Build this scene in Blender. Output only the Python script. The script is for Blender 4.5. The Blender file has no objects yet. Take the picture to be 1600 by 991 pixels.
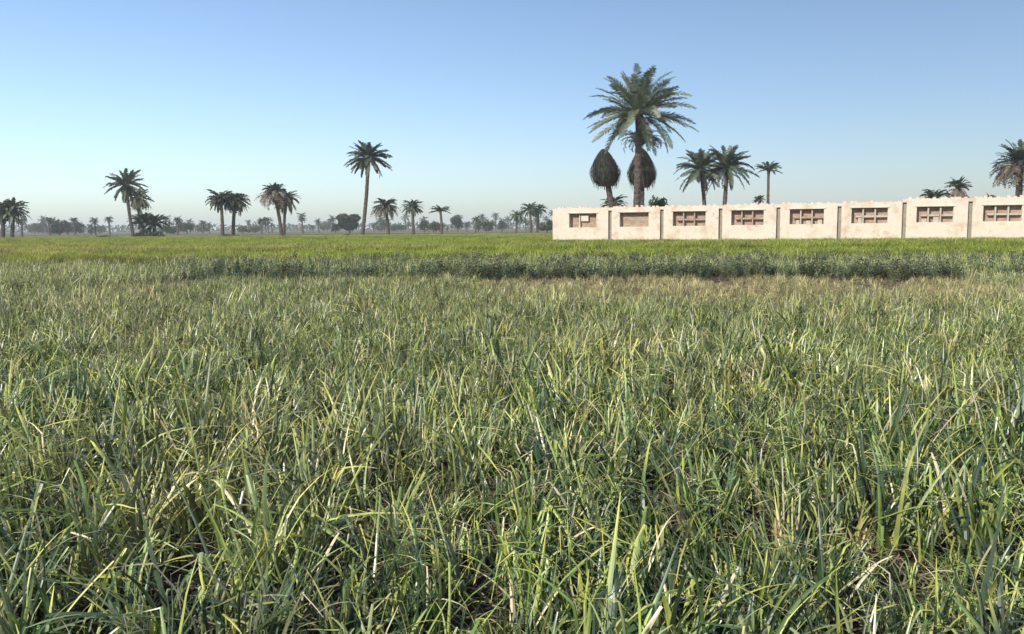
import bpy, math, random
import numpy as np
from mathutils import Vector, Matrix, noise

R = math.radians
sc = bpy.context.scene
C = sc.collection
random.seed(7)
rng = np.random.default_rng(7)

# ------------------------------------------------------------------ camera
FPX, CX, CY, EYE = 1333.0, 800.0, 495.5, 1.6
PITCH, ROLL = math.atan((495.5 - 356.0) / FPX), R(0.43)
cp, sp, ca, sa = math.cos(PITCH), math.sin(PITCH), math.cos(ROLL), math.sin(ROLL)
fw = Vector((0, cp, -sp)); r0 = Vector((1, 0, 0)); u0 = Vector((0, sp, cp))
rt = r0 * ca - u0 * sa; up = r0 * sa + u0 * ca
cam = bpy.data.cameras.new('camera'); co = bpy.data.objects.new('camera', cam); C.objects.link(co)
M = Matrix((rt, up, -fw)).transposed().to_4x4(); M.translation = Vector((0, 0, EYE))
co.matrix_world = M
cam.sensor_width = 36; cam.lens = FPX / 1600 * 36; cam.clip_start = 0.05; cam.clip_end = 30000
sc.camera = co

def P(px, py, D):
    """world point seen at photo pixel (px,py) at forward distance D (world Y)"""
    d = fw + rt * ((px - CX) / FPX) - up * ((py - CY) / FPX)
    return Vector((0, 0, EYE)) + d * (D / d.y)

# ------------------------------------------------------------------ light
SUN_EL, SUN_AZ = R(33), math.atan2(-0.71, -0.70)      # azimuth as atan2(x, y)
w = bpy.data.worlds.new('World'); sc.world = w; w.use_nodes = True
nt = w.node_tree
bg = nt.nodes['Background']
sky = nt.nodes.new('ShaderNodeTexSky'); sky.sky_type = 'NISHITA'; sky.sun_disc = False
sky.sun_elevation = SUN_EL; sky.sun_rotation = -SUN_AZ % (2 * math.pi)
sky.altitude = 0; sky.air_density = 0.86; sky.dust_density = 1.0; sky.ozone_density = 2.4
nt.links.new(sky.outputs[0], bg.inputs[0]); bg.inputs[1].default_value = 0.118
sun = bpy.data.lights.new('sun', 'SUN'); sun.energy = 4.3; sun.angle = R(0.6); sun.color = (1, 0.93, 0.82)
so = bpy.data.objects.new('sun', sun); C.objects.link(so)
sdir = Vector((math.sin(SUN_AZ) * math.cos(SUN_EL), math.cos(SUN_AZ) * math.cos(SUN_EL), math.sin(SUN_EL)))
so.rotation_euler = sdir.to_track_quat('Z', 'Y').to_euler(); so.location = (0, 0, 50)
sc.view_settings.view_transform = 'Standard'; sc.view_settings.look = 'None'
sc.view_settings.exposure = 0.5; sc.view_settings.gamma = 1
sc.cycles.max_bounces = 6; sc.cycles.transparent_max_bounces = 4; sc.cycles.volume_bounces = 1
sc.cycles.diffuse_bounces = 3; sc.cycles.use_denoising = True

# ------------------------------------------------------------------ helpers
def tag(o, label=None, cat=None, group=None, kind=None):
    if label: o['label'] = label
    if cat: o['category'] = cat
    if group: o['group'] = group
    if kind: o['kind'] = kind
    return o

class MB:
    def __init__(s): s.v = []; s.f = []; s.c = []
    def face(s, pts, col=None):
        n = len(s.v); s.v += [tuple(p) for p in pts]; s.f.append(tuple(range(n, n + len(pts))))
        if col is not None: s.c += [col] * len(pts)
    def box(s, x0, x1, y0, y1, z0, z1):
        n = len(s.v)
        s.v += [(x0,y0,z0),(x1,y0,z0),(x1,y1,z0),(x0,y1,z0),(x0,y0,z1),(x1,y0,z1),(x1,y1,z1),(x0,y1,z1)]
        for q in ((0,3,2,1),(4,5,6,7),(0,1,5,4),(1,2,6,5),(2,3,7,6),(3,0,4,7)):
            s.f.append(tuple(n + k for k in q))
    def tube(s, pts, rad, n=10, jit=0.0, col=None):
        base = len(s.v)
        for i, (p, r) in enumerate(zip(pts, rad)):
            for k in range(n):
                a = 2 * math.pi * (k + 0.5 * (i % 2)) / n
                rr = r * (1 + jit * random.uniform(-1, 1))
                s.v.append((p[0] + rr * math.cos(a), p[1] + rr * math.sin(a), p[2] + jit * r * random.uniform(-.6, .6)))
                if col is not None: s.c.append(col)
        for i in range(len(pts) - 1):
            for k in range(n):
                a = base + i * n + k; b = base + i * n + (k + 1) % n
                s.f.append((a, b, b + n, a + n))
        s.f.append(tuple(base + (len(pts) - 1) * n + k for k in range(n)))
    def mesh(s, name, mat):
        m = bpy.data.meshes.new(name); m.from_pydata(s.v, [], s.f); m.materials.append(mat)
        if s.c:
            at = m.color_attributes.new('col', 'FLOAT_COLOR', 'POINT')
            at.data.foreach_set('color', np.array([(*c[:3], 1.0) for c in s.c], dtype=np.float32).ravel())
        m.update(); return m
    def build(s, name, mat, parent=None, smooth=False):
        m = s.mesh(name, mat)
        if smooth: m.polygons.foreach_set('use_smooth', [True] * len(m.polygons))
        o = bpy.data.objects.new(name, m); C.objects.link(o); o.parent = parent; return o

def empty(name, loc, rz=0):
    o = bpy.data.objects.new(name, None); C.objects.link(o); o.location = loc; o.rotation_euler = (0, 0, rz)
    o.empty_display_size = 0.3; return o

def new_mat(name, rough=0.8, spec=0.3):
    m = bpy.data.materials.new(name); m.use_nodes = True
    b = m.node_tree.nodes['Principled BSDF']; b.inputs['Roughness'].default_value = rough
    b.inputs['Specular IOR Level'].default_value = spec
    return m, m.node_tree.nodes, m.node_tree.links, b

def ramp(N, stops):
    r = N.new('ShaderNodeValToRGB'); e = r.color_ramp.elements
    while len(e) < len(stops): e.new(0.5)
    for k, (p, c) in enumerate(stops): e[k].position = p; e[k].color = (*c, 1)
    return r

def noise_mat(name, stops, scale=1.0, rough=0.9, bump=0.0, bscale=None, detail=6, vec=None, dist=0.05):
    m, N, L, b = new_mat(name, rough)
    tc = N.new('ShaderNodeTexCoord'); mp = N.new('ShaderNodeMapping'); L.new(tc.outputs['Object'], mp.inputs[0])
    if vec: mp.inputs['Scale'].default_value = vec
    n = N.new('ShaderNodeTexNoise'); n.inputs['Scale'].default_value = scale; n.inputs['Detail'].default_value = detail
    n.inputs['Roughness'].default_value = 0.65
    L.new(mp.outputs[0], n.inputs['Vector']); r = ramp(N, stops); L.new(n.outputs[0], r.inputs[0])
    L.new(r.outputs[0], b.inputs['Base Color'])
    if bump:
        n2 = N.new('ShaderNodeTexNoise'); n2.inputs['Scale'].default_value = bscale or scale * 4; n2.inputs['Detail'].default_value = 8
        L.new(tc.outputs['Object'], n2.inputs['Vector'])
        bp = N.new('ShaderNodeBump'); bp.inputs['Strength'].default_value = bump; bp.inputs['Distance'].default_value = dist
        L.new(n2.outputs[0], bp.inputs['Height']); L.new(bp.outputs[0], b.inputs['Normal'])
    return m

def leaf_mat(name, rough=0.5, spec=0.4, transl=0.3, vcol=True, base=(0.05,0.08,0.03), inst=False, sheen=None):
    """leaf colour from the leaf's own 'col' attribute, varied per plant; thin-leaf translucency"""
    m, N, L, b = new_mat(name, rough, spec)
    hs = N.new('ShaderNodeHueSaturation')
    if vcol:
        a = N.new('ShaderNodeAttribute'); a.attribute_name = 'col'; src = a.outputs['Color']
    else:
        rgb = N.new('ShaderNodeRGB'); rgb.outputs[0].default_value = (*base, 1); src = rgb.outputs[0]
    if inst:   # 'dry' per plant: mix towards straw
        at = N.new('ShaderNodeAttribute'); at.attribute_type = 'INSTANCER'; at.attribute_name = 'dry'
        mx = N.new('ShaderNodeMix'); mx.data_type = 'RGBA'
        mx.inputs['B'].default_value = (0.42, 0.34, 0.16, 1)
        L.new(at.outputs['Fac'], mx.inputs['Factor']); L.new(src, mx.inputs['A']); src = mx.outputs['Result']
    L.new(src, hs.inputs['Color'])
    oi = N.new('ShaderNodeObjectInfo')
    mr = N.new('ShaderNodeMapRange'); mr.inputs['To Min'].default_value = 0.55 if inst else .75; mr.inputs['To Max'].default_value = 1.65 if inst else 1.25
    L.new(oi.outputs['Random'], mr.inputs['Value']); L.new(mr.outputs[0], hs.inputs['Value'])
    mh = N.new('ShaderNodeMapRange'); mh.inputs['To Min'].default_value = 0.485; mh.inputs['To Max'].default_value = 0.515
    ml = N.new('ShaderNodeMath'); ml.operation = 'MULTIPLY'; ml.inputs[1].default_value = 7.31
    fr = N.new('ShaderNodeMath'); fr.operation = 'FRACT'
    L.new(oi.outputs['Random'], ml.inputs[0]); L.new(ml.outputs[0], fr.inputs[0]); L.new(fr.outputs[0], mh.inputs['Value'])
    L.new(mh.outputs[0], hs.inputs['Hue'])
    L.new(hs.outputs[0], b.inputs['Base Color'])
    if transl:
        t = N.new('ShaderNodeBsdfTranslucent'); L.new(hs.outputs[0], t.inputs[0])
        ms = N.new('ShaderNodeMixShader'); ms.inputs[0].default_value = transl
        out = N['Material Output']
        L.new(b.outputs[0], ms.inputs[1]); L.new(t.outputs[0], ms.inputs[2]); L.new(ms.outputs[0], out.inputs[0])
    return m

def instancer(name, coll, pts, idx, rot, scl, dry):
    """one object whose points carry copies of the plants in coll"""
    me = bpy.data.meshes.new(name); n = len(pts)
    me.vertices.add(n); me.vertices.foreach_set('co', np.asarray(pts, dtype=np.float32).ravel())
    for nm, ty, arr in (('idx', 'INT', idx), ('scl', 'FLOAT', scl), ('dry', 'FLOAT', dry)):
        a = me.attributes.new(nm, ty, 'POINT'); a.data.foreach_set('value', np.asarray(arr, dtype=(np.int32 if ty == 'INT' else np.float32)))
    a = me.attributes.new('rot', 'FLOAT_VECTOR', 'POINT'); a.data.foreach_set('vector', np.asarray(rot, dtype=np.float32).ravel())
    o = bpy.data.objects.new(name, me); C.objects.link(o)
    ng = bpy.data.node_groups.new(name + '_nodes', 'GeometryNodeTree')
    ng.interface.new_socket('Geometry', in_out='INPUT', socket_type='NodeSocketGeometry')
    ng.interface.new_socket('Geometry', in_out='OUTPUT', socket_type='NodeSocketGeometry')
    N, L = ng.nodes, ng.links
    gi = N.new('NodeGroupInput'); go = N.new('NodeGroupOutput')
    ip = N.new('GeometryNodeInstanceOnPoints'); ci = N.new('GeometryNodeCollectionInfo')
    ci.inputs['Collection'].default_value = coll; ci.inputs['Separate Children'].default_value = True
    ci.inputs['Reset Children'].default_value = True
    def attr(nm, ty):
        q = N.new('GeometryNodeInputNamedAttribute'); q.data_type = ty; q.inputs['Name'].default_value = nm; return q
    L.new(gi.outputs[0], ip.inputs['Points']); L.new(ci.outputs[0], ip.inputs['Instance'])
    ip.inputs['Pick Instance'].default_value = True
    L.new(attr('idx', 'INT').outputs['Attribute'], ip.inputs['Instance Index'])
    e2r = N.new('FunctionNodeEulerToRotation'); L.new(attr('rot', 'FLOAT_VECTOR').outputs['Attribute'], e2r.inputs[0])
    L.new(e2r.outputs[0], ip.inputs['Rotation']); L.new(attr('scl', 'FLOAT').outputs['Attribute'], ip.inputs['Scale'])
    L.new(ip.outputs[0], go.inputs[0])
    md = o.modifiers.new('plants', 'NODES'); md.node_group = ng
    return o

def fbm(x, y, s, seed=0):
    return noise.fractal(Vector((x * s + seed, y * s - seed, seed * 1.7)), 0.6, 2.0, 4)

# ------------------------------------------------------------------ ground, track, hills
def ground_mat():
    m, N, L, b = new_mat('ground', 0.95, 0.1)
    tc = N.new('ShaderNodeTexCoord')
    def nz(s, det=6, vec=(1, 1, 1)):
        mp = N.new('ShaderNodeMapping'); mp.inputs['Scale'].default_value = vec; L.new(tc.outputs['Object'], mp.inputs[0])
        n = N.new('ShaderNodeTexNoise'); n.inputs['Scale'].default_value = s; n.inputs['Detail'].default_value = det
        L.new(mp.outputs[0], n.inputs['Vector']); return n
    near = ramp(N, [(0.3, (0.02, 0.016, 0.012)), (0.55, (0.042, 0.034, 0.024)), (0.75, (0.08, 0.065, 0.045))])
    L.new(nz(6, 10).outputs[0], near.inputs[0])
    far = ramp(N, [(0.35, (0.07, 0.10, 0.03)), (0.5, (0.12, 0.13, 0.05)), (0.6, (0.24, 0.19, 0.12)), (0.75, (0.10, 0.12, 0.045))])
    L.new(nz(0.02, 8, (0.35, 1, 1)).outputs[0], far.inputs[0])
    sx = N.new('ShaderNodeSeparateXYZ'); L.new(tc.outputs['Object'], sx.inputs[0])
    mr = N.new('ShaderNodeMapRange'); mr.inputs['From Min'].default_value = 120; mr.inputs['From Max'].default_value = 160
    L.new(sx.outputs['Y'], mr.inputs['Value'])
    mx = N.new('ShaderNodeMix'); mx.data_type = 'RGBA'
    L.new(mr.outputs[0], mx.inputs['Factor']); L.new(near.outputs[0], mx.inputs['A']); L.new(far.outputs[0], mx.inputs['B'])
    L.new(mx.outputs['Result'], b.inputs['Base Color'])
    bp = N.new('ShaderNodeBump'); bp.inputs['Strength'].default_value = 0.9; bp.inputs['Distance'].default_value = 0.05
    L.new(nz(14, 10).outputs[0], bp.inputs['Height']); L.new(bp.outputs[0], b.inputs['Normal'])
    return m

g = MB()
xs = [-9000, -3000, -1000, -300, -100] + [x for x in np.arange(-40, 40.1, 1.0)] + [100, 300, 1000, 3000, 9000]
ys = [-400, -100, -20] + [y for y in np.arange(-4, 60.1, 1.0)] + [100, 200, 500, 1500, 4000, 9000]
for y in ys:
    for x in xs:
        z = 0.03 * fbm(x, y, 0.6, 3) if (abs(x) < 40 and -4 < y < 60) else 0
        g.v.append((float(x), float(y), z))
nx = len(xs)
for j in range(len(ys) - 1):
    for i in range(nx - 1):
        g.f.append((j*nx+i, j*nx+i+1, (j+1)*nx+i+1, (j+1)*nx+i))
tag(g.build('ground', ground_mat(), smooth=True), kind='structure')

t = MB(); tm = noise_mat('track_dust', [(0.35, (0.36, 0.29, 0.21)), (0.65, (0.5, 0.42, 0.32))], 0.3)
ex = np.linspace(-420, 60, 60)
for i in range(59):
    def yy(x, s): return 232 + 14 * math.sin(x * 0.011) + s * (5 + 3 * math.sin(x * 0.05 + s))
    a, b_ = ex[i], ex[i + 1]
    t.face([(a, yy(a, -1), .004), (b_, yy(b_, -1), .004), (b_, yy(b_, 1), .004), (a, yy(a, 1), .004)])
tag(t.build('dirt_track', tm), kind='structure')

# ------------------------------------------------------------------ boundary wall
WD0 = 70.0
A = P(871, 350, WD0); Bp = P(1600, 350, 59.5)
A = Vector((A.x, A.y, 0)); Bp = Vector((Bp.x, Bp.y, 0))
wdir = (Bp - A).normalized(); wrz = math.atan2(wdir.y, wdir.x)
def wall_s(px):   # distance along the wall where the view direction through photo column px meets it
    q = P(px, 345, 1.0); dx, dy = q.x, q.y
    det = wdir.x * dy - wdir.y * dx
    return (dx * A.y - dy * A.x) / det
posts_s = [wall_s(p) for p in (871, 953.8, 1034.6, 1126, 1216, 1311, 1412, 1514.5)]
step = (posts_s[-1] - posts_s[3]) / 4
posts_s += [posts_s[-1] + step * k for k in range(1, 5)]

def plaster(name, tint=1.0):
    m, N, L, b = new_mat(name, 0.9, 0.15)
    tc = N.new('ShaderNodeTexCoord')
    n1 = N.new('ShaderNodeTexNoise'); n1.inputs['Scale'].default_value = 0.8; n1.inputs['Detail'].default_value = 9; n1.inputs['Roughness'].default_value = 0.7
    L.new(tc.outputs['Object'], n1.inputs['Vector'])
    r = ramp(N, [(0.30, (0.54*tint, 0.42*tint, 0.32*tint)), (0.42, (0.68*tint, 0.58*tint, 0.46*tint)), (0.52, (0.74*tint, 0.67*tint, 0.56*tint)), (0.62, (0.72*tint, 0.61*tint, 0.51*tint)), (0.72, (0.60*tint, 0.50*tint, 0.39*tint))])
    L.new(n1.outputs[0], r.inputs[0])
    n3 = N.new('ShaderNodeTexNoise'); n3.inputs['Scale'].default_value = 1.7; n3.inputs['Detail'].default_value = 10; n3.inputs['Distortion'].default_value = .6
    L.new(tc.outputs['Object'], n3.inputs['Vector'])
    r3 = ramp(N, [(.60, (0, 0, 0)), (.66, (.75, .75, .75))]); L.new(n3.outputs[0], r3.inputs[0])
    mx = N.new('ShaderNodeMix'); mx.data_type = 'RGBA'; mx.inputs['B'].default_value = (.50, .36, .27, 1)   # plaster fallen off the brick
    L.new(r3.outputs[0], mx.inputs['Factor']); L.new(r.outputs[0], mx.inputs['A']); L.new(mx.outputs['Result'], b.inputs['Base Color'])
    n2 = N.new('ShaderNodeTexNoise'); n2.inputs['Scale'].default_value = 9; n2.inputs['Detail'].default_value = 8
    L.new(tc.outputs['Object'], n2.inputs['Vector'])
    bp = N.new('ShaderNodeBump'); bp.inputs['Strength'].default_value = 0.5; bp.inputs['Distance'].default_value = 0.04
    L.new(n2.outputs[0], bp.inputs['Height']); L.new(bp.outputs[0], b.inputs['Normal'])
    return m
m_plaster = plaster('cream_plaster', .80); m_fin = plaster('pinkish_plaster', .6)
m_brick = noise_mat('bare_brick', [(0.3, (0.22, 0.145, 0.105)), (0.5, (0.33, 0.24, 0.18)), (0.7, (0.42, 0.33, 0.26))], 3, bump=0.6, bscale=12, vec=(1, 1, 3))
m_conc = noise_mat('grey_concrete', [(0.3, (0.20, 0.175, 0.135)), (0.7, (0.32, 0.28, 0.22))], 3, bump=0.4, bscale=15)
m_pink = noise_mat('pink_brick', [(0.3, (0.50, 0.35, 0.28)), (0.7, (0.68, 0.54, 0.45))], 4)

wall = empty('boundary_wall', A, wrz)
tag(wall, 'long cream plastered wall with recessed brick openings at the far edge of the green field', 'wall')
TH = 0.42
def panel(x0, x1, z0, z1, a0, a1, b0, b1):
    """wall bay with a rectangular opening, y from -TH/2 (front) to TH/2"""
    mb = MB()
    O = [(x0, z0), (x1, z0), (x1, z1), (x0, z1)]; I = [(a0, b0), (a1, b0), (a1, b1), (a0, b1)]
    for k in range(4):
        k2 = (k + 1) % 4
        for y, fl in ((-TH / 2, 0), (TH / 2, 1)):
            q = [(O[k][0], y, O[k][1]), (O[k2][0], y, O[k2][1]), (I[k2][0], y, I[k2][1]), (I[k][0], y, I[k][1])]
            mb.face(q[::-1] if fl else q)
        q = [(O[k][0], -TH/2, O[k][1]), (O[k][0], TH/2, O[k][1]), (O[k2][0], TH/2, O[k2][1]), (O[k2][0], -TH/2, O[k2][1])]
        mb.face(q)
        q = [(I[k][0], -TH/2, I[k][1]), (I[k2][0], -TH/2, I[k2][1]), (I[k2][0], TH/2, I[k2][1]), (I[k][0], TH/2, I[k][1])]
        mb.face(q)
    return mb
nb = len(posts_s) - 1
GAP = 0.14
for i in range(nb):
    s0, s1 = posts_s[i] + (GAP if i else 0), posts_s[i + 1] - GAP
    f = min(1, i / 7.0)
    top = 3.13 + 0.02 * i if i < 6 else 3.44
    wz0, wz1 = 1.58 + 0.22 * f, 2.70 + 0.2 * f
    L_ = posts_s[i + 1] - posts_s[i]
    a0, a1 = posts_s[i] + L_ * (0.235 if i == 0 else 0.19), posts_s[i] + L_ * 0.75
    p = panel(s0, s1, -0.2, top, a0, a1, wz0, wz1).build('wall_bay', m_plaster, wall)
    rc = MB(); rc.box(a0 - .05, a1 + .05, TH/2 + .003, TH/2 + .12, wz0 - .08, wz1 + .08)
    inf = rc.build('brick_infill', m_brick, p)
    wdt = a1 - a0
    if i == 0:
        q = MB(); q.box(a0 + wdt*.42, a0 + wdt*.68, .02, TH/2 - .004, wz0 + .5, wz1 - .14); q.build('pale_block', m_plaster, p)
        q = MB(); q.box(a0 + wdt*.35, a0 + wdt*.385, .0, TH/2 - .004, wz0 + .003, wz1 - .003); q.build('fin', m_plaster, p)
    elif i == 1:
        q = MB(); q.box(a0 + wdt*.12, a1 - .003, .1, TH/2 - .004, wz0 + .003, wz0 + .3); q.build('ledge', m_brick, p)
    else:
        nf = 3
        for k in range(1, nf):
            xk = a0 + wdt * k / nf
            q = MB(); q.box(xk - .07, xk + .03, -.1, TH/2 - .004, wz0 + .003, wz1 - .003); q.build('fin', m_brick if i < 4 else m_fin, p)
        for k in range(nf):
            xk = a0 + wdt * k / nf
            q = MB()
            q.box(xk + (.054 if k else .3), xk + wdt / nf - (.094 if k < nf - 1 else .003), -.06, TH/2 - .006, wz0 + .42, wz0 + .56)
            q.build('crossbar', m_brick if i < 5 else m_fin, p)
            if i >= 4 and random.random() < .5:
                q = MB(); q.box(xk + wdt/nf*random.uniform(.4, .6), xk + wdt / nf - .1, .0, TH/2 - .006, wz0 + .004, wz0 + random.uniform(.2, .416)); q.build('pale_block', m_fin, p)
    # lintel just under the coping and sill
    q = MB(); q.box(a0 - .12, a1 + .12, -TH/2 - .05, -TH/2 - .002, wz1 + .01, wz1 + .1); q.build('lintel', m_plaster, p)
    q = MB(); x = s0 + .1
    while x < s1 - .15:
        hgt = random.choice((.04, .08, .1, .14))
        q.box(x, x + .2, -.1, .1, top + .002, top + .002 + hgt); x += random.choice((.23, .3, .4, .5))
    q.build('brick_stubs', m_pink, p)
    if i:
        q = MB(); q.box(posts_s[i] - GAP + .003, posts_s[i] + GAP - .003, -TH/2 + .01, TH/2 - .01, top - .24, top - .02); q.build('coping', m_plaster, p)
        q = MB(); q.box(posts_s[i] - GAP + .003, posts_s[i] + GAP - .003, -.04, TH/2 + .28, -.2, top - .25); q.build('post', m_conc, wall)
q = MB(); q.box(-.003 - .4, -.003, 0.0, 26, -.2, 3.1); q.build('return_wall', m_plaster, wall)

# ------------------------------------------------------------------ palms
GREEN = [(0.07, 0.10, 0.055), (0.095, 0.125, 0.07), (0.055, 0.08, 0.055), (0.125, 0.15, 0.085)]
BROWN = [(0.13, 0.107, 0.08), (0.17, 0.14, 0.105), (0.09, 0.077, 0.062), (0.22, 0.185, 0.14)]
m_frond = leaf_mat('palm_leaf', 0.45, 0.5, 0.2)
m_dead = leaf_mat('dead_palm_leaf', 0.8, 0.2, 0.1)
m_trunk = noise_mat('palm_bark', [(0.3, (0.04, 0.033, 0.028)), (0.5, (0.08, 0.064, 0.052)), (0.7, (0.17, 0.13, 0.10))], 4, bump=1.0, bscale=9, vec=(1, 1, 2.5), dist=0.08)
UP = Vector((0, 0, 1))

def frond(mb, c, az, el, L, curve, pairs, lw, ll, cols, droop=0.35, twist=None):
    """one pinnate frond from c; rachis bends down by 'curve' radians along its length"""
    seg = 12; pts = [Vector(c)]; dirs = []
    side_curve = random.uniform(-.25, .25)
    for k in range(seg):
        t_ = (k + .5) / seg
        e = el - curve * t_ ** 1.4; a = az + side_curve * t_
        d = Vector((math.cos(e) * math.cos(a), math.cos(e) * math.sin(a), math.sin(e)))
        dirs.append(d); pts.append(pts[-1] + d * L / seg)
    col = random.choice(cols); rib = tuple(min(1, x * 1.7 + .03) for x in col)
    tw = random.uniform(-.5, .5) if twist is None else twist
    for k in range(seg):
        d = dirs[k]; s = d.cross(UP); s = s.normalized() if s.length > 1e-3 else Vector((1, 0, 0))
        wv = s * (0.035 * (1 - k / seg) + .008); n = s.cross(d)
        mb.face([pts[k] - wv, pts[k] + wv, pts[k + 1] + wv * .8, pts[k + 1] - wv * .8], rib)
        mb.face([pts[k] - n * wv.length, pts[k] + n * wv.length, pts[k + 1] + n * wv.length * .8, pts[k + 1] - n * wv.length * .8], rib)
    for j in range(pairs):
        t_ = 0.10 + 0.9 * (j + random.random() * .6) / pairs
        fk = min(seg - 1e-4, t_ * seg); k = int(fk); p = pts[k].lerp(pts[k + 1], fk - k); d = dirs[k]
        s = d.cross(UP); s = s.normalized() if s.length > 1e-3 else Vector((1, 0, 0)); n = s.cross(d)
        s, n = s * math.cos(tw) + n * math.sin(tw), n * math.cos(tw) - s * math.sin(tw)
        pl = ll * (0.55 + 0.45 * math.sin(math.pi * min(1, t_ * 1.05) ** .8)) * random.uniform(.8, 1.1)
        if t_ > .85: pl *= 1 - (t_ - .85) * 2.5
        for sg in (-1, 1):
            dd = (d * random.uniform(.55, .95) + s * sg + n * random.uniform(.05, .55) - UP * droop * random.random()).normalized()
            wv = d.cross(dd).cross(dd).normalized() * lw * .5
            mid = p + dd * pl * .5 - UP * .0; end = p + (dd - UP * droop * .4).normalized() * pl
            c2 = tuple(x * random.uniform(.8, 1.2) for x in col)
            mb.face([p - wv * .6, p + wv * .6, mid + wv, end, mid - wv], c2)

def palm_trunk(base, top, r0_, r1_, parent, stub=True):
    pts = []; rad = []; n = max(14, int((top - base).length / .22))
    bend = Vector((random.uniform(-.02, .02), random.uniform(-.02, .02), 0)) * (top - base).length
    for k in range(n + 1):
        t_ = k / n; p = base.lerp(top, t_) + bend * math.sin(math.pi * t_) * 1.2
        fl = 0.35 * math.exp(-t_ * n * .22 / .6)
        rr = r0_ + (r1_ - r0_) * t_
        if t_ > .93: rr *= 1 + (t_ - .93) * 6
        pts.append(p); rad.append(rr * (1 + fl) * (1 + .07 * (k % 2)))
    mb = MB(); mb.tube(pts, rad, 12, 0.09)
    return mb.build('trunk', m_trunk, parent)

def palm(name, label, top_px, base_px, D, L=3.5, n=45, tr=0.22, el=(-35, 85), pairs=26, curve=(.7, 1.4), skirt=0, skirt_len=1.8,
         group=None, cat='palm tree', green=GREEN, no_trunk=False, lw=0.07, skirt_wide=1.0, seed=None):
    random.seed(seed if seed is not None else int(top_px[0] * 13 + top_px[1]))
    top = P(top_px[0], top_px[1], D); bx = P(base_px, 352, D).x
    root = empty(name, (bx, D, 0)); tag(root, label, cat, group)
    top = top - Vector((bx, D, 0))
    if not no_trunk: palm_trunk(Vector((0, 0, -.1)), top, tr * 1.15, tr, root)
    mb = MB()
    for k in range(n):
        e = R(el[0] + (el[1] - el[0]) * ((k + .5) / n) ** 0.85 + random.uniform(-6, 6))
        az = k * 2.39996 + random.uniform(-.25, .25)
        Lk = L * random.uniform(.82, 1.05) * (1 - .12 * max(0, math.sin(e)))
        cv = random.uniform(*curve) * (1.0 if e > 0 else .7)
        c = top + Vector((math.cos(az), math.sin(az), 0)) * tr * .8 + UP * random.uniform(-.25, .25)
        frond(mb, c, az, e, Lk, cv, int(pairs * 1.3), lw * (1.25 if D < 120 else 1.7), L * .13 + .08, green)
    mb.build('crown', m_frond, root)
    if skirt:
        sk = MB()
        for k in range(skirt):
            az = k * 2.39996; e = R(random.uniform(-75, -25))
            c = top + Vector((math.cos(az), math.sin(az), 0)) * tr * .9 - UP * random.uniform(0.1, .8)
            frond(sk, c, az, e + .5 * skirt_wide, skirt_len * random.uniform(.7, 1.1), 1.3, max(8, pairs // 2), lw * 1.2, skirt_len * .16, BROWN)
        sk.build('dead_fronds', m_dead, root)
    return root

def tied_palm(label, top_px, bot_px, base_px, D, hw, tuft=0, seed=1):
    """palm whose old fronds hang down in a closed egg-shaped sheath"""
    random.seed(seed)
    top = P(*top_px, D); bot = P(*bot_px, D); bx = P(base_px, 352, D).x; o = Vector((bx, D, 0))
    root = empty('palm_tree', o); tag(root, label, 'palm tree')
    top -= o; bot -= o; hgt = top.z - bot.z
    palm_trunk(Vector((0, 0, -.1)), bot + UP * hgt * .35, .30, .26, root)
    ax = (top - bot); mb = MB()
    prof = lambda t_: (min(1, t_ / .62 + .02) ** .62) * (1 - .22 * max(0, (t_ - .62) / .4) ** 1.5)
    for k in range(900):
        a = random.uniform(0, 2 * math.pi); t0 = random.uniform(0, .72) ** 1.1; t1 = min(1.1, t0 + random.uniform(.18, .45))
        col = tuple(q * .5 for q in random.choice(BROWN[:3] + GREEN[:3])); rr = random.uniform(.74, 1.13); prev = None
        for q in range(5):
            t_ = t0 + (t1 - t0) * q / 4; r_ = hw * prof(t_) * rr * (1 + (.05 if q == 4 else 0)); aa = a + .05 * q
            c = top - ax * t_ + Vector((math.cos(aa) * r_, math.sin(aa) * r_, 0))
            wv = Vector((-math.sin(aa), math.cos(aa), 0)) * .045 * (1 - q * .12)
            if prev: mb.face([prev[0], prev[1], c + wv, c - wv], col)
            prev = (c - wv, c + wv)
    # closed inner mass of packed leaf bases
    mb.tube([top - ax * t_ for t_ in (1, .85, .6, .35, .12, .02)], [hw * .5, hw * .8, hw * .84, hw * .6, hw * .3, .05], 14, .08, col=BROWN[2])
    mb.build('hanging_frond_sheath', m_dead, root)
    cr = MB()
    for k in range(tuft):
        az = k * 2.4; frond(cr, top + UP * .25, az, R(random.uniform(40, 88)), random.uniform(2.0, 3.4), random.uniform(1.6, 3.0), 22, .07, .42, GREEN)
    if tuft: cr.build('crown', m_frond, root)
    return root

palm('palm_tree', 'largest date palm with full spreading crown rising just behind the cream wall', (998.5, 178), 993, 75, L=5.0, n=66, tr=.27, pairs=56, el=(-38, 84), curve=(.45, 1.15), lw=.042, green=[(.13,.16,.10),(.17,.20,.13),(.09,.125,.085),(.22,.245,.16)])
tied_palm('palm with egg-shaped hanging dark sheath and ragged tuft, directly behind the largest palm', (1003, 232), (1003, 293), 1003, 82, 1.3, tuft=36, seed=4)
tied_palm('leaning palm, dry leaves closed into a brown egg shape, left of the largest palm', (943, 233), (947, 291), 966, 80, 1.33, tuft=0, seed=9)
palm('palm_tree', 'left palm of the leaning pair behind the wall, right of the largest palm', (1095, 264), 1101, 105, L=3.5, n=44, tr=.22, pairs=30, el=(-45, 85), curve=(.6, 1.2), skirt=8, skirt_len=2)
palm('palm_tree', 'right palm of the leaning pair behind the wall, its trunk leaning to the right', (1136, 262), 1128, 104, L=3.8, n=46, tr=.23, pairs=30, el=(-45, 85), curve=(.6, 1.2), skirt=10, skirt_len=2.2)
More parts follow.
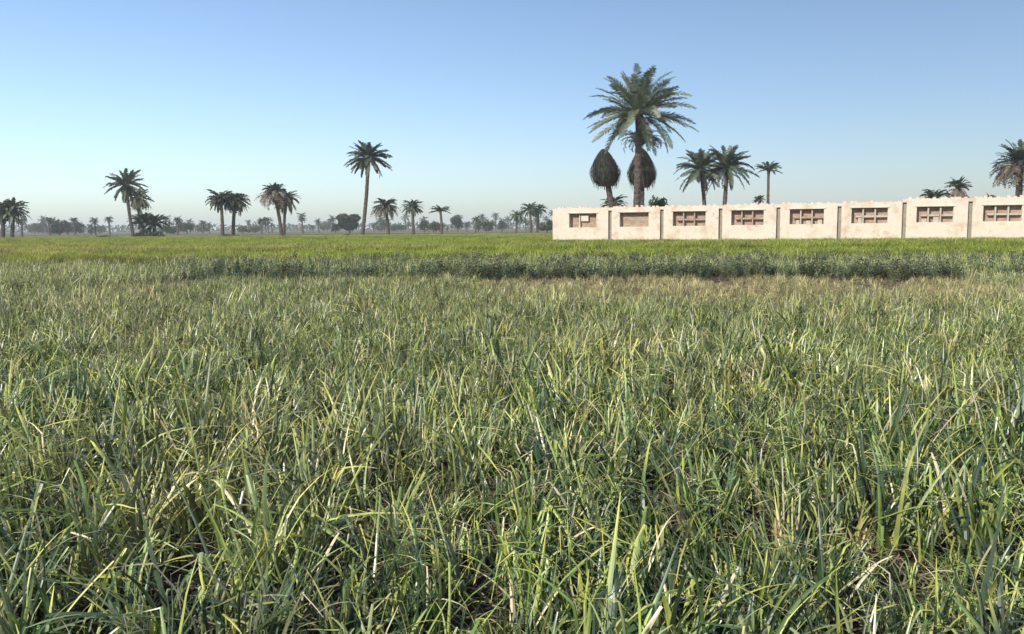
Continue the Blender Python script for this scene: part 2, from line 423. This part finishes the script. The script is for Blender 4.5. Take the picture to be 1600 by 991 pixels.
palm('palm_tree', 'thin palm with small flat crown behind the wall, right of the leaning pair', (1201, 266), 1200, 150, L=2.6, n=30, tr=.22, pairs=18, el=(0, 60), curve=(.6, 1.0), lw=.1)
palm('palm_tree', 'tiny dark palm top peeping over the wall below the thin flat-crowned palm', (1186, 312), 1186, 150, L=1.2, n=24, tr=.2, pairs=10, el=(-30, 80), lw=.12)
palm('palm_tree', 'low young palm fronds showing over the wall under the leaning egg-shaped palm', (958, 318), 958, 84, L=1.5, n=22, tr=.2, pairs=14, el=(0, 60))
palm('palm_tree', 'low wide dark palm crown just over the wall, left of the small brown-skirted palm', (1460, 309), 1460, 110, L=2.1, n=34, tr=.25, pairs=18, el=(-10, 60), lw=.1)
palm('palm_tree', 'small palm with greyish brown dead skirt poking over the wall near the right end', (1497, 292), 1497, 112, L=1.7, n=32, tr=.22, pairs=16, el=(10, 80), skirt=40, skirt_len=1.9, lw=.09)
palm('palm_tree', 'palm with thick brown hanging skirt cut by the right edge of the photo', (1594, 254), 1596, 90, L=3.0, n=44, tr=.3, pairs=26, el=(0, 85), curve=(.6, 1.3), skirt=90, skirt_len=3.0, skirt_wide=1.6)
palm('palm_tree', 'tiny tuft of a palm above the wall, between skirted palm and edge palm', (1547, 309), 1547, 140, L=1.0, n=18, tr=.2, pairs=9, el=(-10, 70), lw=.12)
palm('palm_tree', 'tall slender lone palm standing at the far edge of the field, left of centre', (575.5, 247), 565, 142, L=4.1, n=64, tr=.27, pairs=30, el=(-45, 72), curve=(.5, 1.3), lw=.09)
palm('palm_tree', 'outer palm of the dark pair cut by the left edge of the photo', (4, 328), 2, 150, L=3.2, n=54, tr=.3, pairs=20, el=(-55, 72), lw=.11, skirt=12)
palm('palm_tree', 'inner palm of the dark pair at the left edge of the photo', (20, 328), 16, 150, L=3.1, n=54, tr=.27, pairs=20, el=(-55, 72), lw=.11, skirt=12)
palm('palm_tree', 'palm with leaning trunk and drooping lower fronds in the left quarter, above a dark clump', (197, 289), 208, 152, L=3.8, n=48, tr=.25, pairs=22, el=(-60, 75), curve=(.5, 1.3), lw=.1)
palm('palm_tree', 'shorter ragged palm just right of the leaning left palm', (217, 308), 221, 160, L=2.7, n=44, tr=.25, pairs=18, el=(-70, 70), lw=.11, skirt=50, skirt_len=2.6)
palm('palm_tree', 'low bushy palm without visible trunk, left one of the clump beside the leaning left palm', (222, 348), 222, 155, L=2.8, n=50, tr=.3, pairs=16, el=(-20, 85), lw=.12, cat='palm tree')
palm('palm_tree', 'low bushy palm without visible trunk, right one of the clump beside the leaning left palm', (241, 350), 241, 158, L=2.9, n=50, tr=.3, pairs=16, el=(-20, 85), lw=.12)
palm('palm_tree', 'left trunk of the flat-topped palm twins standing over dark scrub', (345, 311), 347, 148, L=2.8, n=54, tr=.25, pairs=18, el=(-45, 58), lw=.11, skirt=10)
palm('palm_tree', 'right trunk of the flat-topped palm twins standing over dark scrub', (367, 312), 363, 150, L=2.9, n=58, tr=.27, pairs=18, el=(-65, 58), lw=.11, skirt=24, skirt_len=2.4)
palm('palm_tree', 'palm with brown ragged skirt and high dark tuft, left half of the leaning twosome', (428, 299), 440, 146, L=2.2, n=46, tr=.26, pairs=18, el=(-10, 78), lw=.1, skirt=80, skirt_len=3.3, skirt_wide=1.5)
palm('palm_tree', 'palm with lower grey-green crown, right half of the leaning twosome', (447, 309), 443, 148, L=2.8, n=50, tr=.22, pairs=18, el=(-75, 60), lw=.1, skirt=24, skirt_len=2.6)
palm('palm_tree', 'bushy palm with pinkish dry skirt right of the tall lone palm', (602, 321), 607, 165, L=2.7, n=44, tr=.24, pairs=16, el=(-20, 70), lw=.12, skirt=60, skirt_len=3.2, skirt_wide=1.3)
palm('palm_tree', 'small palm with reddish trunk, second one right of the tall lone palm', (645, 322), 646, 175, L=2.5, n=40, tr=.28, pairs=14, el=(-45, 68), lw=.12, skirt=20)
palm('palm_tree', 'small palm with wide flat crown, third one right of the tall lone palm', (688, 329), 690, 185, L=2.4, n=30, tr=.25, pairs=14, el=(5, 45), lw=.12, curve=(.4, .8))
palm('palm_tree', 'dense dark palm, left one of the pair near the left end of the wall', (828, 327), 829, 215, L=2.9, n=40, tr=.3, pairs=14, el=(-45, 70), lw=.16)
palm('palm_tree', 'dense dark palm, right one of the pair near the left end of the wall', (841, 328), 839, 220, L=2.6, n=40, tr=.3, pairs=14, el=(-60, 70), lw=.16)
palm('palm_tree', 'hazy palm with drooping crown left of the dense pair near the wall', (808, 336), 806, 235, L=2.6, n=34, tr=.28, pairs=12, el=(-60, 60), lw=.16)
palm('palm_tree', 'small hazy palm right beside the left end of the wall', (866, 334), 866, 240, L=1.9, n=26, tr=.25, pairs=10, el=(-20, 70), lw=.18)
for px, py, D, lb in ((76, 344, 330, 'left one of three hazy palms right of the left-edge pair'),
                      (115, 344, 350, 'hazy little palm standing alone between left-edge pair and leaning left palm'),
                      (147, 345, 340, 'hazy little palm with thin trunk above the low dark scrub, nearer the leaning left palm'),
                      (170, 343, 330, 'hazy little leaning palm directly left of the leaning left palm'),
                      (34, 345, 260, 'short hazy palm tucked right beside the left-edge pair'),
                      (278, 344, 290, 'small hazy palm between the dark low clump and the flat-topped twins'),
                      (317, 349, 380, 'tiny hazy palm left of the flat-topped twins'),
                      (409, 345, 320, 'hazy palm between flat-topped twins and leaning twosome'),
                      (472, 343, 330, 'faint bluish palm right of the leaning twosome'),
                      (744, 343, 300, 'small hazy palm midway between flat-crowned palm and dense pair')):
    palm('palm_tree', lb, (px, py), px + random.choice((-1, 1, 2)), D, L=8 * D / FPX, n=30, tr=.28, pairs=12, el=(-50, 75), lw=.2, group='small hazy palms in the distance')

# ------------------------------------------------------------------ round trees and scrub
m_tree = leaf_mat('tree_leaf', 0.6, 0.3, 0.2)
m_bark = noise_mat('bark', [(0.3, (0.07, 0.055, 0.04)), (0.7, (0.15, 0.12, 0.09))], 4)
TG = [(0.05, 0.07, 0.035), (0.035, 0.055, 0.03), (0.07, 0.09, 0.045), (0.085, 0.095, 0.05)]
def crown_mesh(w_, h_, z0, n, leaf, seed, cols=TG):
    random.seed(seed); mb = MB()
    cl = []
    for k in range(14):
        a = random.uniform(0, 6.28); r = (random.random() ** .6) * w_ * .38; z = z0 + h_ * random.uniform(.25, .8)
        cl.append((r * math.cos(a), r * math.sin(a), z, random.uniform(.16, .3) * w_, random.uniform(.16, .28) * h_, random.choice(cols)))
    for k in range(n):
        x, y, z, rr, rz_, col = random.choice(cl)
        d = Vector((random.gauss(0, 1), random.gauss(0, 1), random.gauss(0, 1))).normalized() * random.uniform(.6, 1.05)
        p = Vector((x + d.x * rr, y + d.y * rr, max(.05, z + d.z * rz_)))
        u = Vector((random.gauss(0, 1), random.gauss(0, 1), random.gauss(0, 1))).normalized(); v = u.orthogonal().normalized()
        s = leaf * random.uniform(.6, 1.3); c2 = tuple(q * random.uniform(.8, 1.25) for q in col)
        mb.face([p - u * s, p + v * s * .6, p + u * s, p - v * s * .6], c2)
    return mb
def tree(name, label, px, ptop, D, wpx, hfrac=.8, group=None, cat='tree', n=900, cols=TG, leaf=None, seed=None, trunk=True):
    c = P(px, 352, D); top = P(px, ptop, D).z; w_ = wpx * D / FPX; h_ = top * hfrac
    root = empty(name, (c.x, D, 0)); tag(root, label, cat, group)
    crown_mesh(w_, h_, top - h_, n, leaf or w_ * .05 + .05, seed or int(px), cols).build('crown', m_tree, root)
    if trunk:
        mb = MB(); rr = .04 * top
        mb.tube([Vector((0, 0, -.1)), Vector((.05, 0, top * .3)), Vector((0, .05, top * .6))], [rr * 1.3, rr, rr * .6], 8, .1)
        for k in range(4):
            a = k * 1.7; mb.tube([Vector((0, 0, top * .3)), Vector((math.cos(a) * w_ * .15, math.sin(a) * w_ * .15, top * .55)), Vector((math.cos(a) * w_ * .27, math.sin(a) * w_ * .27, top * .75))], [rr * .6, rr * .4, rr * .2], 6, .1)
        mb.build('trunk', m_bark, root)
    return root
tree('tree', 'broad dark bluish tree mass just left of the tall lone palm', 546, 334, 300, 36, .9, n=2500)
tree('tree', 'low round tree directly left of the broad dark tree', 524, 346, 320, 14, .9)
tree('tree', 'round hazy tree between second and third small palms right of the lone palm', 663, 344, 330, 16, .9)
tree('tree', 'low round tree touching the wide flat-crowned small palm from the left', 677, 345, 320, 16, .9)
tree('tree', 'round dark bluish tree right of the wide flat-crowned palm', 715, 337, 320, 20, .9, n=1400)
tree('tree', 'round dark tree behind the hazy palm midway to the wall', 747, 343, 330, 16, .9)
tree('tree', 'narrow dark tree left of the hazy drooping palm near the wall', 784, 340, 310, 13, .9)
tree('tree', 'green leafy treetop above the wall just right of the largest palm', 1029, 307, 86, 28, .6, n=1500, cols=[(0.05, 0.09, 0.035), (0.07, 0.11, 0.04)])
tree('tree', 'hazy round tree, wider one of the clump right of the left-edge palm pair', 92, 344, 340, 26, .9, n=1300)
tree('tree', 'hazy round tree left of the twin flat-topped palms', 292, 348, 360, 22, .8)
tree('tree', 'dark low tree right beside the left end of the wall', 855, 345, 240, 26, .9, n=1300)
for px, w_, lb in ((166, 44, 'long low strip of dark scrub at the field edge left of the leaning left palm'),
                   (358, 62, 'long low dark scrub around the feet of the flat-topped twins'),
                   (543, 14, 'short low dark scrub left of the lone palm foot'),
                   (232, 54, 'dark undergrowth below the trunkless bushy palms')):
    c = P(px, 352, 149); root = empty('scrub', (c.x, 149, 0)); tag(root, lb, 'bush')
    W = w_ * 149 / FPX; mb = MB(); random.seed(px)
    hh = 1.0 if px != 232 else 2.2
    for k in range(int(W * 160)):
        x = random.uniform(-W / 2, W / 2); hz = hh * (1 - (2 * x / W) ** 4) * (.7 + .4 * noise.noise(Vector((x * .8, px, 0))))
        p = Vector((x, random.uniform(-1, 1), random.uniform(.1, max(.15, hz)))); u = Vector((random.gauss(0, 1), random.gauss(0, 1), random.gauss(0, 1))).normalized(); v = u.orthogonal().normalized(); s = .16
        mb.face([p - u * s, p + v * s * .6, p + u * s, p - v * s * .6], random.choice(TG[:3]))
    mb.build('foliage', m_tree, root)
# small far trees, individually placed copies
protos = []
for k in range(4):
    c = crown_mesh(8, 6.4, -.3, 900, .45, 50 + k).mesh('crown', m_tree)
    tb = MB(); tb.tube([Vector((0, 0, 0)), Vector((0, 0, 1.5)), Vector((.1, 0, 3))], [.3, .22, .12], 6, .1); protos.append((c, tb.mesh('trunk', m_bark)))
random.seed(31)
for k in range(3):
    random.seed(90 + k); cb = MB()
    for q in range(26): frond(cb, Vector((0, 0, 6.2 + k)), q * 2.4, R(random.uniform(-65, 75)), 2.9, random.uniform(.5, 1.2), 7, .45, .6, GREEN)
    tb = MB(); tb.tube([Vector((.4 * k, 0, 0)), Vector((.1, 0, 3)), Vector((0, 0, 6.2 + k))], [.38, .3, .28], 6, .1); protos.append((cb.mesh('crown', m_frond), tb.mesh('trunk', m_trunk)))
random.seed(31)
segs = [(-60, 0, 'beyond the left edge pair of palms'), (45, 160, 'between the left-edge palms and the leaning left palm'), (255, 330, 'between the leaning left palm and the flat-topped twins'),
        (375, 425, 'between the flat-topped twins and the leaning twosome'), (460, 530, 'between the leaning twosome and the lone tall palm'),
        (580, 640, 'around the bushy palm right of the lone tall palm'), (655, 735, 'around the flat-crowned small palm'), (750, 800, 'between the midway palm and the wall'),
        (812, 868, 'behind the dense palm pair by the wall')]
for a, b_, where in segs:
    n = max(5, int((b_ - a) / 4.5))
    for k in range(n):
        px = a + (b_ - a) * (k + random.random()) / n; D = random.uniform(330, 700); s = random.choice((.45, .6, .8, 1.0, 1.25)) * random.uniform(.85, 1.15) * D / 520
        cm, tmh = protos[random.choice((0, 1, 2, 3, 4, 5, 6, 4, 5))]; c = P(px, 352, D)
        root = empty('distant_tree', (c.x, D, 0), random.uniform(0, 6)); root.scale = (s, s, s * random.uniform(.7, 1.0))
        tag(root, 'small blurred tree on the horizon ' + where, 'tree', 'small horizon trees ' + where)
        for nm, me in (('crown', cm), ('trunk', tmh)):
            o = bpy.data.objects.new(nm, me); C.objects.link(o); o.parent = root
# far wooded belt
mb = MB(); random.seed(5)
for k in range(16000):
    x = random.uniform(-1500, 1500); y = 1000 + random.uniform(-60, 120)
    hz = max(1, 7.5 + 5.5 * noise.noise(Vector((x * .03, 0, 0))) + 3.5 * noise.noise(Vector((x * .11, 4, 0))))
    p = Vector((x, y, random.uniform(0, hz))); u = Vector((random.gauss(0, 1), random.gauss(0, 1), random.gauss(0, 1))).normalized(); v = u.orthogonal().normalized(); s = random.uniform(1, 1.9)
    mb.face([p - u * s, p + v * s, p + u * s, p - v * s], random.choice(TG))
tag(mb.build('far_woodland', m_tree), 'faint belt of woodland along the horizon fading into haze', 'woodland', kind='stuff')

# ------------------------------------------------------------------ crops
def leaf_strip(mb, pts, wid, cols, side0, fold=.35):
    """V-folded leaf blade along pts"""
    n = len(pts); base = len(mb.v)
    for k in range(n):
        d = (pts[min(n - 1, k + 1)] - pts[max(0, k - 1)]).normalized()
        s = (side0 - d * side0.dot(d)); s = s.normalized() if s.length > 1e-3 else d.orthogonal().normalized()
        nn = s.cross(d); w_ = wid[k]
        for q in (-1, 0, 1):
            mb.v.append(tuple(pts[k] + s * q * w_ * .5 - nn * (fold * w_ * .5 if q == 0 else 0))); mb.c.append(cols[k])
    for k in range(n - 1):
        for q in (0, 1):
            a = base + k * 3 + q; mb.f.append((a, a + 1, a + 4, a + 3))

def mixc(a, b, t_): return tuple(a[i] * (1 - t_) + b[i] * t_ for i in range(3))
LG = [(0.065, 0.120, 0.025), (0.035, 0.078, 0.028), (0.12, 0.19, 0.04), (0.055, 0.095, 0.05), (0.30, 0.37, 0.09), (0.025, 0.055, 0.02), (0.045, 0.09, 0.035), (0.25, 0.31, 0.13), (0.03, 0.065, 0.035)]
YEL = (0.42, 0.42, 0.09); STR = (0.58, 0.52, 0.34)
def onion(seed, segs=10, nl=None, H=.375, dryish=.2):
    random.seed(seed); mb = MB(); az0 = random.uniform(0, 6.283)
    for j in range(nl or random.randint(12, 17)):
        az = az0 + random.gauss(0, 1.0); lean = abs(random.gauss(.24, .24)); Ls = H * random.uniform(.55, 1.3)
        wd = random.uniform(.0075, .019); kink = random.random() < .72; kp = random.uniform(.38, .85); ka = random.uniform(.7, 2.1); az2 = az + random.gauss(0, .9)
        bend = random.uniform(.1, 1.3); col = random.choice(LG); kind = random.random()
        p = Vector((random.gauss(0, .028), random.gauss(0, .028), 0)); pts = [p.copy()]; cols = []; wid = []
        side = Vector((-math.sin(az), math.cos(az), 0)); ang = lean
        tipdry = random.uniform(.5, 1.25)
        for k in range(segs + 1):
            t_ = k / segs
            if k:
                kk = kink and t_ > kp
                ang = lean + bend * t_ ** 2 + (ka + random.uniform(-.1, .1) if kk else random.uniform(-.07, .07))
                az_ = az2 if kk else az
                d = Vector((math.cos(az_) * math.sin(ang), math.sin(az_) * math.sin(ang), math.cos(ang)))
                p = p + d * Ls / segs
                if p.z < .02: p.z = .02
                pts.append(p.copy())
            base = col
            if kind < dryish: base = mixc(col, STR, random.uniform(.7, 1))
            elif kind < dryish + .11: base = mixc(col, YEL, random.uniform(.3, .8))
            cc = mixc(base, YEL, max(0, min(1, (t_ - tipdry) * 4)))
            if t_ < .06: cc = mixc(cc, (.35, .38, .28), .4)
            cols.append(cc); wid.append(wd * (1 - .88 * t_ ** 2.2) * (1.25 if t_ < .3 else 1))
        leaf_strip(mb, pts, wid, cols, side)
    return mb
m_onion = leaf_mat('onion_leaf', 0.36, 0.65, 0.12, inst=True)
def proto_coll(name, meshes):
    cl = bpy.data.collections.new(name)
    for k, m in enumerate(meshes):
        o = bpy.data.objects.new('%s_%02d' % (name, k), m); cl.objects.link(o)
    return cl
on = [onion(100 + k, dryish=.02 + .022 * (k % 4)) for k in range(20)]
col_on = proto_coll('onion_plant', [b.mesh('onion_plant', m_onion) for b in on])

def hgt_ground(x, y): return 0.0
pts = []; idx = []; rot = []; scl = []; dry = []
random.seed(77)
def put(x, y, s, dr, ni, tilt=.16):
    pts.append((x, y, -.005)); idx.append(random.randrange(ni)); rot.append((random.gauss(0, tilt), random.gauss(0, tilt), random.uniform(0, 6.283)))
    scl.append(s); dry.append(dr)
def front_edge(x): return 24.6 - 0.09 * max(0, x - 6) - 1.2 * math.exp(-((x - 11.2) / 1.6) ** 2) if x > -9 else min(39, 24.6 + (-9 - x) * 1.5)
y = -2.0
while y < 40:
    sp_ = .135 if y < 8 else (.14 if y < 16 else .17)
    hw = .64 * max(y, 0) + 3.2; x = -hw
    while x < hw:
        xx = x + random.uniform(-.6, .6) * sp_; yy_ = y + random.uniform(-.6, .6) * sp_; x += sp_
        fe = front_edge(xx) - (2.6 + 1.6 * noise.noise(Vector((xx * .4, 5, 0)))) * max(0, min(1, (xx + 12) / 3))
        if yy_ > fe: continue
        c_ = noise.noise(Vector((xx * 3.1, yy_ * 3.1, 9))); far_ = max(0, min(1, (yy_ - 5) / 6))
        a = fbm(xx, yy_, 1.1, 11); b_ = fbm(xx, yy_, .28, 4)
        drystrip = max(0, min(1, (yy_ - 16.5 + 1.5 * a) / 3)) * max(0, min(1, (xx + 1) / 4)) * max(0, min(1, (13 - xx) / 3))
        if drystrip > .5 and random.random() < .35 * drystrip: continue
        if c_ < -.30 + .14 * (1 - far_) and random.random() < .85: continue
        s = (1.04 + .4 * a + .12 * b_ + .5 * c_) * random.uniform(.6, 1.28) * (1 - .14 * far_) * (1 - .3 * drystrip) * (1 - .25 * max(0, min(1, (yy_ - 17) / 4)) * (xx > -10))
        dr = max(0, min(.9, .02 + .3 * max(0, b_ - .05) * min(1, yy_ / 9) + .12 * max(0, min(1, (yy_ - 8) / 8)) + .85 * drystrip * random.random() + (random.random() < .03) * .5))
        put(xx, yy_, s, dr, 20)
    y += sp_
for k in range(15000):
    xx = random.uniform(-30, 32); yy_ = random.uniform(26.5, 38.5) + noise.noise(Vector((xx * .2, 8, 0)))
    if yy_ < front_edge(xx) + 2: continue
    put(xx, yy_, random.uniform(.9, 1.5), random.uniform(0, .2), 20)
for k in range(2600):
    xx = -10.5 - 5 * random.random() ** .7; put(xx, random.uniform(21.5, 31), random.uniform(.8, 1.5), random.uniform(0, .25), 20)
for k in range(5200):
    xx = random.uniform(-9, 20); yy_ = front_edge(xx) - random.uniform(-.5, 4.5)
    if noise.noise(Vector((xx * .6, yy_ * .9, 7))) > -.25: dz = -1 < xx < 12.5; put(xx, yy_ + .5, random.uniform(.25, .85) if dz else random.uniform(.6, 1.1), random.uniform(.15, .9) if dz else random.uniform(0, .35), 20)
o = instancer('onion_crop', col_on, pts, idx, rot, scl, dry)
tag(o, 'dense green onion crop with bent leaves filling the foreground field', 'crop', kind='stuff')
n_on = len(pts)

# dry litter on the soil between the plants
def litter(seed):
    random.seed(seed); mb = MB()
    for j in range(22):
        a = random.uniform(0, 6.28); p = Vector((random.uniform(-.25, .25), random.uniform(-.25, .25), random.uniform(.01, .07))); L = random.uniform(.06, .3)
        q = [p + Vector((math.cos(a + .3 * k), math.sin(a + .3 * k), random.uniform(-.1, .25))) * L * k / 3 for k in range(4)]
        c = mixc((.20, .16, .10), (.05, .04, .028), random.random()); leaf_strip(mb, q, [.008, .01, .008, .002], [c] * 4, Vector((-math.sin(a), math.cos(a), 0)))
    return mb
col_lit = proto_coll('straw_litter', [litter(k).mesh('straw', m_onion) for k in range(6)])
pts = []; idx = []; rot = []; scl = []; dry = []
y = 0.5
while y < 27:
    hw = .64 * y + 2.5; x = -hw; sp_ = .32
    while x < hw: put(x + random.uniform(-.15, .15), y + random.uniform(-.15, .15), random.uniform(.7, 1.2), .2, 6, .05); x += sp_
    y += sp_
tag(instancer('straw_litter', col_lit, pts, idx, rot, scl, dry), 'dry straw and fallen leaves lying on the soil under the onion plants', 'straw', kind='stuff')

# edge of a taller crop; its shade is put into the dark bluish leaf colours
EDGE_SHADE = [(0.055, 0.09, 0.055), (0.045, 0.078, 0.06), (0.085, 0.125, 0.065), (0.08, 0.115, 0.08), (0.12, 0.155, 0.07)]
def tall_crop(seed):
    random.seed(seed); mb = MB()
    for j in range(7):
        az = random.uniform(0, 6.28); ln = random.uniform(.05, .3); H = random.uniform(.42, .8); p0 = Vector((random.gauss(0, .05), random.gauss(0, .05), 0))
        d = Vector((math.cos(az) * ln, math.sin(az) * ln, 1)).normalized()
        leaf_strip(mb, [p0 + d * H * k / 3 for k in range(4)], [.012] * 4, [(.07, .10, .04)] * 4, Vector((1, 0, 0)))
        for k in range(17):
            t_ = .12 + .88 * k / 16; p = p0 + d * H * t_; a = k * 2.4 + random.random()
            u = Vector((math.cos(a), math.sin(a), random.uniform(-.1, .9))).normalized(); v = u.cross(UP).normalized(); s = random.uniform(.05, .085); c = tuple(q * random.uniform(.8, 1.25) for q in random.choice(EDGE_SHADE))
            b0 = p + u * .03
            mb.face([b0, b0 + u * s * .7 + v * s * .42, b0 + u * s * 1.5, b0 + u * s * .7 - v * s * .42], c)
    return mb
m_edge = leaf_mat('shaded_edge_leaf', 0.5, 0.45, 0.2, inst=True)
col_edge = proto_coll('edge_plant', [tall_crop(k).mesh('edge_plant', m_edge) for k in range(8)])
pts = []; idx = []; rot = []; scl = []; dry = []
random.seed(12)
y = 22.0
while y < 41:
    x = -30.0
    while x < 36:
        xx = x + random.uniform(-.12, .12); yy_ = y + random.uniform(-.12, .12); x += .27
        if yy_ < front_edge(xx) + .9 * noise.noise(Vector((xx * .45, 0, 0))) + .5 * noise.noise(Vector((xx * 1.9, 3, 0))): continue
        if yy_ < front_edge(xx) + .9 and random.random() < .45: continue
        if random.random() < max(0, min(.97, (-9 - xx) / 5)) or random.random() < max(0, min(.55, (xx - 8) / 6)) * (1 if not 9.6 < xx < 12.6 else 0): continue
        back = (yy_ - front_edge(xx) - 1.8) / 2.2
        if yy_ > 38 or random.random() < min(.8, back): continue
        a = fbm(xx, yy_, .5, 9)
        if a < -.05 and random.random() < .8: continue
        put(xx, yy_, (.7 + .25 * a) * random.uniform(.6, 1.12), max(0, .03 + .25 * a), 8, .12)
    y += .27
tag(instancer('shaded_crop_edge', col_edge, pts, idx, rot, scl, dry), 'front edge of a taller crop across mid field, shade painted into its leaves', 'crop', kind='stuff')

# bright cereal / clover field beyond
CG = [(0.20, 0.28, 0.035), (0.19, 0.26, 0.03), (0.30, 0.33, 0.05), (0.35, 0.35, 0.09)]
def cereal(seed, n=90, W=.5, H=.7, wd=.012):
    random.seed(seed); mb = MB()
    for j in range(n):
        az = random.uniform(0, 6.28); p = Vector((random.uniform(-W, W), random.uniform(-W, W), 0)); Ls = H * random.uniform(.75, 1.1); ln = random.uniform(.0, .25); q = [p]
        for k in range(3):
            an = ln + .35 * k; q.append(q[-1] + Vector((math.cos(az) * math.sin(an), math.sin(az) * math.sin(an), math.cos(an))) * Ls / 3)
        c = random.choice(CG); leaf_strip(mb, q, [wd, wd * 1.1, wd, wd * .3], [c] * 4, Vector((-math.sin(az), math.cos(az), 0)))
    return mb
m_cer = leaf_mat('cereal_leaf', 0.5, 0.35, 0.35, inst=True)
col_cer = proto_coll('cereal_clump', [cereal(k, wd=.022).mesh('cereal_clump', m_cer) for k in range(6)])
pts = []; idx = []; rot = []; scl = []; dry = []
random.seed(15)
y = 36.5
nrm = Vector((-wdir.y, wdir.x, 0))
while y < 151:
    sp_ = .55 if y < 60 else (.75 if y < 90 else 1.0)
    x = -.66 * y - 6
    while x < .66 * y + 6:
        xx = x + random.uniform(-.3, .3) * sp_; yy_ = y + random.uniform(-.3, .3) * sp_; x += sp_
        rel = Vector((xx, yy_, 0)) - A
        if yy_ < 38 + noise.noise(Vector((xx * .3, 1, 0))) * 1.5 : continue
        if yy_ < 28: continue
        if yy_ < front_edge(xx) - .5: continue
        if rel.dot(nrm) > -.55 and rel.dot(wdir) > -.9: continue      # behind the wall
        if yy_ > 147 + 3 * noise.noise(Vector((xx * .05, 2, 0))): continue
        a = fbm(xx * .25, yy_ * 1.3, .07, 21); b_ = noise.noise(Vector((xx * .9, yy_ * .9, 3)))
        put(xx, yy_, random.uniform(.88, 1.1) * (1 + .08 * a) * (.9 + .1 * b_) * (.95 if yy_ < 45 else (1.1 if xx < 2 else 1.2)), max(0, min(.6, .12 + .75 * a + .12 * b_)), 6, .03)
    y += sp_
tag(instancer('cereal_crop', col_cer, pts, idx, rot, scl, dry), 'bright yellow green cereal field reaching to the wall and the far palms', 'crop', kind='stuff')
print('plants', n_on)

# ------------------------------------------------------------------ haze
hb = MB(); hb.box(-8900, 8900, -390, 8900, -2, 24)
hz, N, L, b = new_mat('haze'); N.remove(b)
pv = N.new('ShaderNodeVolumePrincipled'); pv.inputs['Color'].default_value = (.86, .92, 1, 1); pv.inputs['Density'].default_value = 0.00034
pv.inputs['Anisotropy'].default_value = 0.0
L.new(pv.outputs[0], N['Material Output'].inputs['Volume'])
ho = hb.build('haze', hz); tag(ho, kind='stuff'); ho['label'] = 'thin pale haze over the plain'; ho['category'] = 'haze'
